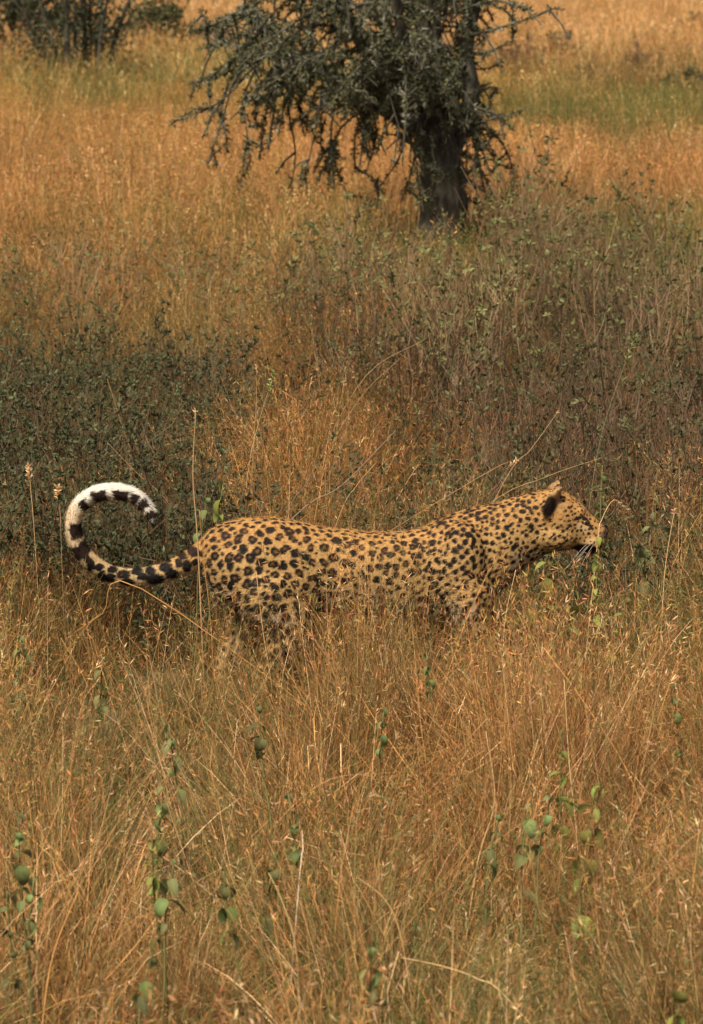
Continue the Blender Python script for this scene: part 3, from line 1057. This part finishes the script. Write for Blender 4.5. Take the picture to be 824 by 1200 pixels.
# foreground and round the leopard
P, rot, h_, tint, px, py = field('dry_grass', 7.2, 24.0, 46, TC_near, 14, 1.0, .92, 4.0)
lx, ly = P[:, 0] - leo_c.x, P[:, 1] - LEO_Y
under = (np.abs(ly) < .2) & (lx > -.52) & (lx < .60)
h_ = np.where(under, np.minimum(h_, .42), h_)
front = (ly < -.1) & (ly > -1.3) & (lx > -.75) & (lx < .95)
hi = np.interp(lx, [-.6, -.45, -.15, .0, .3, .45, .6], [.88, .84, .80, .88, .80, .66, .78]) * np.interp(ly, [-1.3, -.2], [1.12, .86])
h_ = np.where(front, np.minimum(h_, hi), h_)
keep = ~((np.abs(ly) < .14) & (lx > -.45) & (lx < .55) & (rng.rand(len(lx)) < .3))
tailz = (np.abs(ly + .05) < .5) & (lx < -.42) & (lx > -1.1)
h_ = np.where(tailz, np.minimum(h_, .78), h_)
for f in FORBS:                                                   # thinner, lower grass where a broad-leaved plant stands
    q = forb_top(f)
    near_f = (np.abs(P[:, 0] - q.x) < .16) & (P[:, 1] > q.y - .75) & (P[:, 1] < q.y + .1)
    h_ = np.where(near_f, np.minimum(h_ * .72, .58), h_)
P, rot, h_, tint = P[keep], rot[keep], h_[keep], tint[keep]
wdt = np.clip(h_, .7, 1.1)
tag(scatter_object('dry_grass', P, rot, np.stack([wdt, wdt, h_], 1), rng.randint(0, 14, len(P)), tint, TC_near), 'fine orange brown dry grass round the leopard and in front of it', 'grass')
# middle distance
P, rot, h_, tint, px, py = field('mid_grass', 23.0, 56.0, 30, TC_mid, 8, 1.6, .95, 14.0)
h_ = np.where((np.abs(P[:, 0] - tree_base.x) < .5) & (P[:, 1] > TREE_Y - 3) & (P[:, 1] < TREE_Y + .6), h_ * .6, h_)
k = ~((np.hypot(P[:, 0] - tree_base.x, P[:, 1] - TREE_Y) < .3))
P, rot, h_, tint = P[k], rot[k], h_[k], tint[k]
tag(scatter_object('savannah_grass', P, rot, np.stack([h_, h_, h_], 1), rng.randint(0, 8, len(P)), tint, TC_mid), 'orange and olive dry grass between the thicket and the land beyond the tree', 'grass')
# far off
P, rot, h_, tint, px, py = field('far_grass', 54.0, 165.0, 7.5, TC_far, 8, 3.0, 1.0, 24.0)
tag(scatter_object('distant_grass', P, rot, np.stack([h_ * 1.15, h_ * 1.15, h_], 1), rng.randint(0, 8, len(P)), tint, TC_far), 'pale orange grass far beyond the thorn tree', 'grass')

# ------------------------------------------------------------------ shrubs


def shrub_meshes(nst, hgt, spread, leaf_c, stem_c, nleaf, leaf_l, leaf_w, stem_r=.0028, leaf_from=.35, tag_='shrub'):
    sb, lb = MB(), MB()
    ends = []
    for i in range(nst):
        az = rng.uniform(0, 6.283); le = rng.uniform(.05, spread)
        p_ = Vector((math.cos(az) * rng.uniform(0, .06), math.sin(az) * rng.uniform(0, .06), -.03))
        pts = [p_]; d_ = Vector((math.cos(az) * math.sin(le), math.sin(az) * math.sin(le), math.cos(le)))
        Ln = hgt * rng.uniform(.65, 1.12)
        for q in range(5):
            d_ = (d_ + rand_unit() * .16 + Vector((0, 0, .05))).normalized()
            pts.append(pts[-1] + d_ * Ln / 5)
        g = rng.uniform(.7, 1.3); sc = tuple(c * g for c in stem_c)
        sb.tube(pts, list(np.linspace(stem_r, stem_r * .35, 6)), sc, 3, False)
        ends.append(pts)
        for q in range(rng.randint(3, 6)):
            s0 = pts[rng.randint(2, 5)].lerp(pts[rng.randint(3, 6)], .5)
            dd = (d_ + rand_unit() * .8).normalized(); l2 = Ln * rng.uniform(.15, .4)
            p2 = [s0, s0 + dd * l2 * .5, s0 + (dd + Vector((0, 0, .3))).normalized() * l2]
            sb.tube(p2, [stem_r * .6, stem_r * .45, stem_r * .25], sc, 3, False)
            ends.append(p2)
    for i in range(nleaf):
        tw = ends[rng.randint(len(ends))]
        f = rng.uniform(leaf_from, 1.0) * (len(tw) - 1); k_ = min(int(f), len(tw) - 2)
        q = tw[k_].lerp(tw[k_ + 1], f - k_)
        g = rng.uniform(.6, 1.35)
        c = tuple(x * g for x in leaf_c)
        for z in range(5):
            o_ = (rand_unit() + Vector((0, 0, .5))).normalized(); sd = o_.cross(rand_unit())
            if sd.length < .05: continue
            lb.leaf(q, o_, sd.normalized(), leaf_l * rng.uniform(.6, 1.3), leaf_w * rng.uniform(.7, 1.3), c)
    return sb.mesh('stems', M_straw), lb.mesh('leaves', M_shrub)


def make_shrub(name, label, group, meshes, loc, sc, cat='shrub'):
    o = empty(name, loc, rng.uniform(0, 6.283)); o.scale = (sc, sc, sc * rng.uniform(.9, 1.1))
    tag(o, label, cat, group)
    link('stems', meshes[0], o, 'stuff'); link('leaves', meshes[1], o, 'stuff')
    return o


GREY_GREEN, PURPLE = (.074, .084, .036), (.118, .074, .038)
dark_kinds = [shrub_meshes(24, .56, .75, GREY_GREEN, PURPLE, 300, .021, .0085) for _ in range(5)]
twig_kinds = [shrub_meshes(26, .62, .6, (.088, .086, .034), (.132, .082, .047), 75, .024, .0095) for _ in range(4)]
wispy_kinds = [shrub_meshes(16, .8, .42, (.15, .155, .055), (.22, .14, .07), 62, .032, .012, .0034, .3) for _ in range(4)]


def inside(px, py, polys):
    for (a, b_, ra, rb) in polys:
        if ((px - a) / ra) ** 2 + ((py - b_) / rb) ** 2 < 1: return True
    return False


placed = []


def scatter_shrubs(n, zmid, areas, avoid, sep, fn):
    cnt = 0; tries = 0
    while cnt < n and tries < 6000:
        tries += 1
        a = areas[rng.randint(len(areas))]
        qx, qy = a[0] + rng.uniform(-1, 1) * a[2], a[1] + rng.uniform(-1, 1) * a[3]
        if not inside(qx, qy, [a]) or inside(qx, qy, avoid): continue
        g = atz(qx, qy, zmid)
        if 12.6 < g.y < LEO_Y + .72 and -1.35 < g.x - leo_c.x < .95: continue
        if any((g.x - u) ** 2 + (g.y - v_) ** 2 < sep * sep for u, v_ in placed): continue
        placed.append((g.x, g.y)); cnt += 1
        fn(Vector((g.x, g.y, ground_z(g.x, g.y))), qx, qy)


scatter_shrubs(64, .5, [(120, 490, 300, 115), (30, 620, 90, 100), (300, 590, 260, 40), (20, 640, 70, 80)], [(375, 540, 95, 120)], .30,
               lambda g, x, y: make_shrub('dark_shrub', 'low dark shrub with small grey green leaves in the thicket behind the tail', 'dark shrubs of the thicket behind the tail', dark_kinds[rng.randint(5)], g, rng.uniform(.95, 1.3)))
def right_thicket(g, x, y):
    if rng.rand() < .66:
        make_shrub('twiggy_shrub', 'bare purple brown twiggy shrub with few leaves in the thicket behind the leopard head', 'twiggy shrubs of the thicket behind the head', twig_kinds[rng.randint(4)], g, rng.uniform(.95, 1.3))
    else:
        make_shrub('dark_shrub', 'dark leafy green shrub among the bare twiggy ones behind the leopard head', 'dark leafy shrubs of the thicket behind the head', dark_kinds[rng.randint(5)], g, rng.uniform(.85, 1.15))


scatter_shrubs(85, .5, [(640, 450, 310, 145), (720, 540, 170, 80)], [(375, 540, 95, 120)], .30, right_thicket)
scatter_shrubs(42, .6, [(600, 340, 260, 85), (480, 320, 90, 50)], [(515, 280, 60, 45)], .35,
               lambda g, x, y: make_shrub('wispy_shrub', 'slender upright green shrub with thin stems on the grass below the thorn tree', 'wispy green shrubs below the thorn tree', wispy_kinds[rng.randint(4)], g, rng.uniform(.85, 1.25)))
scatter_shrubs(16, .5, [(150, 330, 260, 60)], [], .5,
               lambda g, x, y: make_shrub('sparse_shrub', 'small sparse green shrub standing alone in the orange grass left of the thorn tree', 'sparse green shrubs in the orange grass', wispy_kinds[rng.randint(4)], g, rng.uniform(.7, .9)))

# far shrubs: each of its own
far_leafy = [shrub_meshes(34, .75, 1.0, (.085, .088, .036), (.12, .085, .055), 900, .05, .022, .008, .2) for _ in range(2)]
far_brown = [shrub_meshes(44, .6, 1.0, (.125, .092, .055), (.17, .105, .07), 500, .04, .015, .008, .2) for _ in range(2)]
for qx, qy, kinds, sc, lab in [
    (818, 125, far_leafy, .85, 'dark green round shrub at the right edge beyond the thorn tree'),
    (750, 88, far_brown, .85, 'purple brown bare shrub alone in the olive grass on the far right'),
    (610, 82, far_brown, .9, 'grey brown shrub just right of the thorn tree crown'),
    (655, 70, far_leafy, .8, 'dark green low shrub next to the grey brown one right of the tree'),
    (690, 92, far_brown, .6, 'smallest brown shrub between the two bigger ones on the far right'),
    (810, 45, far_leafy, .7, 'green shrub highest up at the right edge, in pale orange grass'),
    (190, 65, far_leafy, 1.4, 'olive shrub between the stemmed bush and the thorn tree'),
    (245, 60, far_brown, 1.1, 'reddish brown shrub half behind the left end of the thorn tree crown'),
    (30, 62, far_leafy, 1.9, 'dark leafy shrub at the left foot of the many stemmed bush'),
]:
    g = atz(qx, qy, .15)
    make_shrub('far_shrub', lab, None, kinds[rng.randint(2)], Vector((g.x, g.y, 0)), sc * 1.1)

# many-stemmed bush, top left
g = atz(97, 72, .3)
bush = empty('stemmed_bush', (g.x, g.y, 0)); tag(bush, 'dark bush with several bare fanning stems at the upper left', 'bush')
bl = MB()
S = g.y / FPX
for (x0, x1, y1, r) in [(72, 40, -30, .05), (84, 72, -60, .055), (92, 88, -70, .05), (101, 100, -80, .06), (110, 122, -60, .05), (118, 138, -45, .055), (124, 165, -40, .06), (66, 18, -10, .04), (105, 112, -70, .045)]:
    dy = rng.uniform(-.4, .4)
    a = Vector(((x0 - 97) * S, dy, -.05)); e = Vector(((x1 - 97) * S, dy * 1.8, (66 - y1) * S + .3))
    mid = a.lerp(e, .5) + Vector((rng.uniform(-.06, .06), 0, .1))
    sp = smooth_poly([a, a.lerp(mid, .5) + Vector((rng.uniform(-.03, .03), 0, .03)), mid, e], 4)
    b = MB(); b.tube(sp, list(np.linspace(r, r * .4, len(sp))), (1, 1, 1), 6)
    link('stem', b.mesh('stem', M_bark, True), bush)
    for q in range(30):
        s0 = sp[rng.randint(len(sp) // 3, len(sp))]
        d_ = (rand_unit() + Vector((0, 0, .3))).normalized(); l2 = rng.uniform(.2, .6)
        for z in range(16):
            o_ = rand_unit(); sd = o_.cross(rand_unit()).normalized()
            gg = rng.uniform(.7, 1.3)
            bl.leaf(s0 + d_ * l2 * rng.rand() + rand_unit() * .13, o_, sd, rng.uniform(.05, .10), rng.uniform(.025, .045), (.05 * gg, .058 * gg, .03 * gg))
for z in range(1500):                                             # low growth round its foot
    q = Vector((rng.normal() * .55 - .25, rng.normal() * .3, abs(rng.normal()) * .32))
    o_ = rand_unit(); sd = o_.cross(rand_unit()).normalized(); gg = rng.uniform(.7, 1.3)
    bl.leaf(q, o_, sd, rng.uniform(.05, .10), rng.uniform(.025, .045), (.055 * gg, .06 * gg, .032 * gg))
link('leaves', bl.mesh('leaves', M_shrub), bush, 'stuff')

# ------------------------------------------------------------------ broad-leaved plants, every leaf a part


def leaf_mesh(L_, W_, col, droop):
    """folded, drooping ovate leaf growing along +X"""
    mb = MB(); n = 7
    vs, fs, cs = [], [], []
    x = z = 0.0; an = 0.25
    for i in range(n):
        f = i / (n - 1)
        wv = W_ * .5 * (math.sin(math.pi * f ** .75) ** .8 if 0 < f < 1 else .04)
        fold = .35 * wv
        for s in (-1, -.5, 0, .5, 1):
            vs.append(Vector((x, s * wv, z + abs(s) * fold + .0008 * math.sin(f * 30 + s * 3))))
            g = 1.15 if s == 0 else 1.0
            cs.append((col[0] * g, col[1] * g, col[2] * g, 1))
        an -= droop / n
        x += math.cos(an) * L_ / n; z += math.sin(an) * L_ / n
    for i in range(n - 1):
        for j in range(4):
            fs.append((i * 5 + j, i * 5 + j + 1, (i + 1) * 5 + j + 1, (i + 1) * 5 + j))
    mb.add(vs, fs, cs)
    return mb.mesh('leaf', M_leaf, True)


LEAF = {}
for shade, col in (('bright', (.20, .225, .062)), ('mid', (.185, .200, .070)), ('dark', (.115, .138, .048)), ('yellow', (.24, .23, .075))):
    LEAF[shade] = [leaf_mesh(rng.uniform(.8, 1.1), rng.uniform(.36, .52), tuple(c * rng.uniform(.85, 1.15) for c in col), dr) for dr in (1.2, 1.8, 2.4, 3.0)]


def forb(px, py, shade, pairs, size, label, Y=None, height=None, lean=0.0):
    """a broad-leaved plant whose top shows at px, py"""
    tp_ = forb_top((px, py, 0, 0, 0, 0, Y, height))
    ht = tp_.z
    base_ = Vector((tp_.x - lean, tp_.y, ground_z(tp_.x, tp_.y)))
    o = empty('leafy_plant', base_); tag(o, label, 'plant')
    st = [Vector((0, 0, -.02)), Vector((lean * .3 + .008, 0, ht * .35)), Vector((lean * .65 - .006, .01, ht * .7)), Vector((lean, 0, ht))]
    sp = smooth_poly(st, 4)
    mb = MB(); mb.tube(sp, list(np.linspace(.0035, .0018, len(sp))), (.17, .17, .06), 5)
    link('stem', mb.mesh('stem', M_straw, True), o)
    az = rng.uniform(0, 3)
    for k in range(pairs + 2):
        f = 1.0 - k * .052 / max(ht, .2) * (size / .05) ** .5 * rng.uniform(.85, 1.1)
        i0 = f * (len(sp) - 1)
        if i0 < 1: break
        q = sp[int(min(i0, len(sp) - 2))].lerp(sp[int(min(i0, len(sp) - 2)) + 1], min(1, i0 - int(min(i0, len(sp) - 2))))
        for s in (0, 1):
            lf = link('leaf', LEAF[shade][rng.randint(4)], o)
            s_ = size * 1.22 * rng.uniform(.5, 1.25) * (.6 if k == 0 else 1)
            lf.scale = (s_, s_, s_)
            lf.location = q
            lf.rotation_euler = (rng.normal() * .25, rng.uniform(.0, .95), az + s * math.pi + rng.normal() * .3)
        az += math.pi / 2 + rng.normal() * .3
    return o


for f in FORBS:
    forb(f[0], f[1], f[2], f[3], f[4], f[5], f[6], f[7], rng.uniform(-.09, .09))

# ------------------------------------------------------------------ single straws and seed stalks, each a thing


def straw(pts, Y, label, rad=.0022, col=(.55, .33, .13), head=None, name='grass_stalk'):
    """a stalk through the given photo points (top last) in the upright plane y = Y, rooted in the ground"""
    W_ = [at(a, b_, Y) for a, b_ in pts]
    low = W_[0]
    d_ = (W_[1] - W_[0]).normalized()
    foot = Vector((low.x - d_.x / max(.35, d_.z) * low.z * .6, Y + rng.uniform(-.03, .03), 0)) if low.z > .02 else low.copy()
    foot.z = ground_z(foot.x, foot.y)
    pts3 = [Vector((0, 0, -.02))] + [q - foot for q in W_]
    for i, q in enumerate(pts3[1:]): q.y += .02 * i
    sp = smooth_poly(pts3, 5)
    o = empty(name, foot); tag(o, label, 'grass stalk' if name == 'grass_stalk' else 'weed stalk')
    mb = MB(); mb.tube(sp, list(np.linspace(rad, rad * .45, len(sp))), col, 5)
    link('stem', mb.mesh('stem', M_straw, True), o)
    if head:
        kind, L_, n_, c = head
        hb = MB(); tip = sp[-1]; dr = (sp[-1] - sp[-3]).normalized()
        for k in range(n_):
            f = rng.rand()
            q = tip - dr * L_ * f
            o_ = (rand_unit() + dr * .8).normalized(); sd = o_.cross(rand_unit()).normalized()
            g = rng.uniform(.75, 1.25)
            ll = L_ * (.5 if kind == 'puff' else .28) * rng.uniform(.5, 1)
            hb.leaf(q, o_, sd, ll, ll * .35, tuple(x * g for x in c))
        link('seed_head', hb.mesh('seed_head', M_straw), o, 'stuff')
    return o


PALE, TANC, ORNG, GREENH, GREYS = (.62, .42, .22), (.50, .32, .15), (.55, .28, .09), (.24, .26, .09), (.33, .27, .20)
straw([(232, 640), (226, 560), (229, 482)], 13.8, 'tall pale weed stalk with a small seed head rising left of the leopard rump', 0.0028, TANC, ('puff', .03, 26, PALE), 'weed_stalk')
straw([(290, 560), (302, 500), (322, 436)], 15.6, 'weed stalk with a pale green flower spike above the leopard back', 0.0017, TANC, ('spike', .08, 70, GREENH), 'weed_stalk')
straw([(296, 545), (300, 480), (301, 430)], 16.0, 'thin straw with a buff tip beside the green flower spike', 0.0012, TANC, ('puff', .025, 20, PALE), 'weed_stalk')
straw([(40, 620), (36, 580), (33, 548)], 14.6, 'short stalk with a fluffy buff seed head near the left edge', 0.0014, TANC, ('puff', .045, 60, PALE), 'weed_stalk')
straw([(72, 640), (70, 600), (66, 572)], 14.4, 'short stalk with a brown seed head just left of the curled tail', 0.0014, TANC, ('puff', .04, 50, TANC), 'weed_stalk')
straw([(690, 600), (708, 500), (745, 396)], 15.4, 'long leaning green brown stalk rising behind the leopard face', 0.0018, (.26, .22, .10), ('spike', .10, 46, GREENH), 'weed_stalk')
straw([(590, 566), (622, 528), (656, 482)], 15.1, 'slanting straw above the leopard neck', 0.0015, TANC, ('puff', .02, 12, PALE))
straw([(560, 560), (590, 552), (606, 541)], 15.0, 'stalk with a buff fluffy head over the leopard neck', 0.0012, TANC, ('puff', .035, 40, PALE), 'weed_stalk')
straw([(776, 720), (781, 660), (792, 598)], 13.7, 'tall tan stalk with a rosy seed head right of the leopard face', 0.0026, TANC, ('puff', .03, 30, (.55, .33, .2)), 'weed_stalk')
straw([(700, 640), (705, 612), (720, 588), (736, 600)], 13.75, 'dry feathery grass head in front of the leopard brow', 0.0016, PALE, ('spike', .05, 40, PALE))
straw([(340, 610), (400, 570), (464, 506)], 14.7, 'long grey bent straw slanting over the leopard back', 0.0016, GREYS)
straw([(335, 606), (356, 572), (372, 545)], 14.6, 'short grey straw behind the leopard hip', 0.0014, GREYS)
straw([(395, 612), (418, 570), (440, 545)], 14.65, 'tan straw behind the leopard back, leaning right', 0.0014, TANC)
straw([(560, 600), (640, 560), (706, 538)], 14.9, 'straw slanting up to the right from the leopard ear', 0.0012, TANC)
straw([(375, 540), (430, 440), (500, 398)], 17.2, 'long arching yellow straw in the thicket above the leopard', 0.0018, (.38, .25, .11))
straw([(370, 560), (420, 470), (470, 420)], 17.0, 'second arching straw under the yellow one in the thicket', 0.0015, TANC)
straw([(170, 560), (150, 520), (125, 445)], 16.8, 'thin straw leaning left in the dark thicket on the left', 0.0014, TANC)
straw([(205, 600), (160, 555), (125, 520)], 15.5, 'pale straw leaning left above the curled tail', 0.0014, TANC)
straw([(318, 800), (308, 740), (300, 672)], 13.45, 'pale upright straw in front of the leopard thigh', 0.0026, (.60, .36, .14))
straw([(246, 720), (240, 670), (233, 600)], 13.6, 'orange straw standing in front of the leopard tail base', 0.0022, ORNG)
straw([(442, 760), (468, 700), (492, 640)], 13.5, 'orange straw leaning across the leopard flank', 0.0024, ORNG)
straw([(425, 780), (432, 720), (430, 650)], 13.4, 'thin orange straw upright before the leopard belly', 0.0020, ORNG)
straw([(372, 790), (385, 730), (402, 668)], 13.3, 'straw with a feathery top before the leopard flank', 0.0020, ORNG, ('spike', .06, 30, ORNG))
straw([(590, 790), (592, 730), (605, 670)], 13.4, 'pale straw before the leopard foreleg', 0.0020, PALE)
straw([(742, 918), (690, 832), (638, 762)], 11.4, 'long straw lying diagonally to the upper left, right of centre', 0.0028, ORNG)
straw([(484, 1190), (470, 1100), (452, 1060), (420, 1036)], 9.2, 'tall arching straw bent to the left at the bottom centre', 0.0028, (.62, .40, .16))
straw([(600, 1176), (560, 1150), (520, 1138), (470, 1130)], 8.9, 'arching pale straw lying almost flat at the bottom centre', 0.0026, (.58, .40, .18))
straw([(352, 1195), (346, 1110), (330, 1060), (314, 1030)], 9.2, 'thick pale straw bent left at the bottom, left of centre', 0.0030, (.60, .42, .18))
straw([(352, 1020), (355, 1000), (354, 978)], 9.9, 'short white forked dry stalk in the foreground', 0.0024, (.72, .58, .42))
straw([(166, 690), (120, 720), (85, 745)], 13.2, 'long straw leaning down to the left under the tail', 0.0022, ORNG)
straw([(800, 760), (770, 850), (740, 930)][::-1], 11.6, 'tan straw leaning right at the right edge', 0.0024, ORNG)
straw([(735, 900), (738, 830), (728, 740)], 11.7, 'thin upright straw near the right edge of the foreground', 0.0020, ORNG)
straw([(690, 1200), (720, 1100), (790, 1010), (824, 980)], 9.3, 'long leaning straw at the lower right edge', 0.0026, (.58, .34, .12))
straw([(676, 980), (668, 900), (662, 800)], 11.0, 'upright pale straw standing behind the hanging leaved plant', 0.0020, PALE)
straw([(785, 620), (788, 560), (790, 500)], 15.8, 'dark thin stalk in the thicket at the right edge', 0.0014, (.2, .12, .08))
straw([(50, 1200), (62, 1120), (90, 1050)], 9.0, 'orange straw leaning right at the bottom left', 0.0024, ORNG)
straw([(120, 860), (100, 800), (70, 750)], 12.2, 'orange straw leaning left below the tail', 0.0022, ORNG)
straw([(560, 1010), (580, 940), (570, 860)], 10.6, 'tan straw in the middle of the foreground, curving right', 0.0022, TANC)
straw([(800, 1130), (806, 1060), (822, 1000)], 9.3, 'slim straw beside the bottom right leafy plant', 0.0022, ORNG)
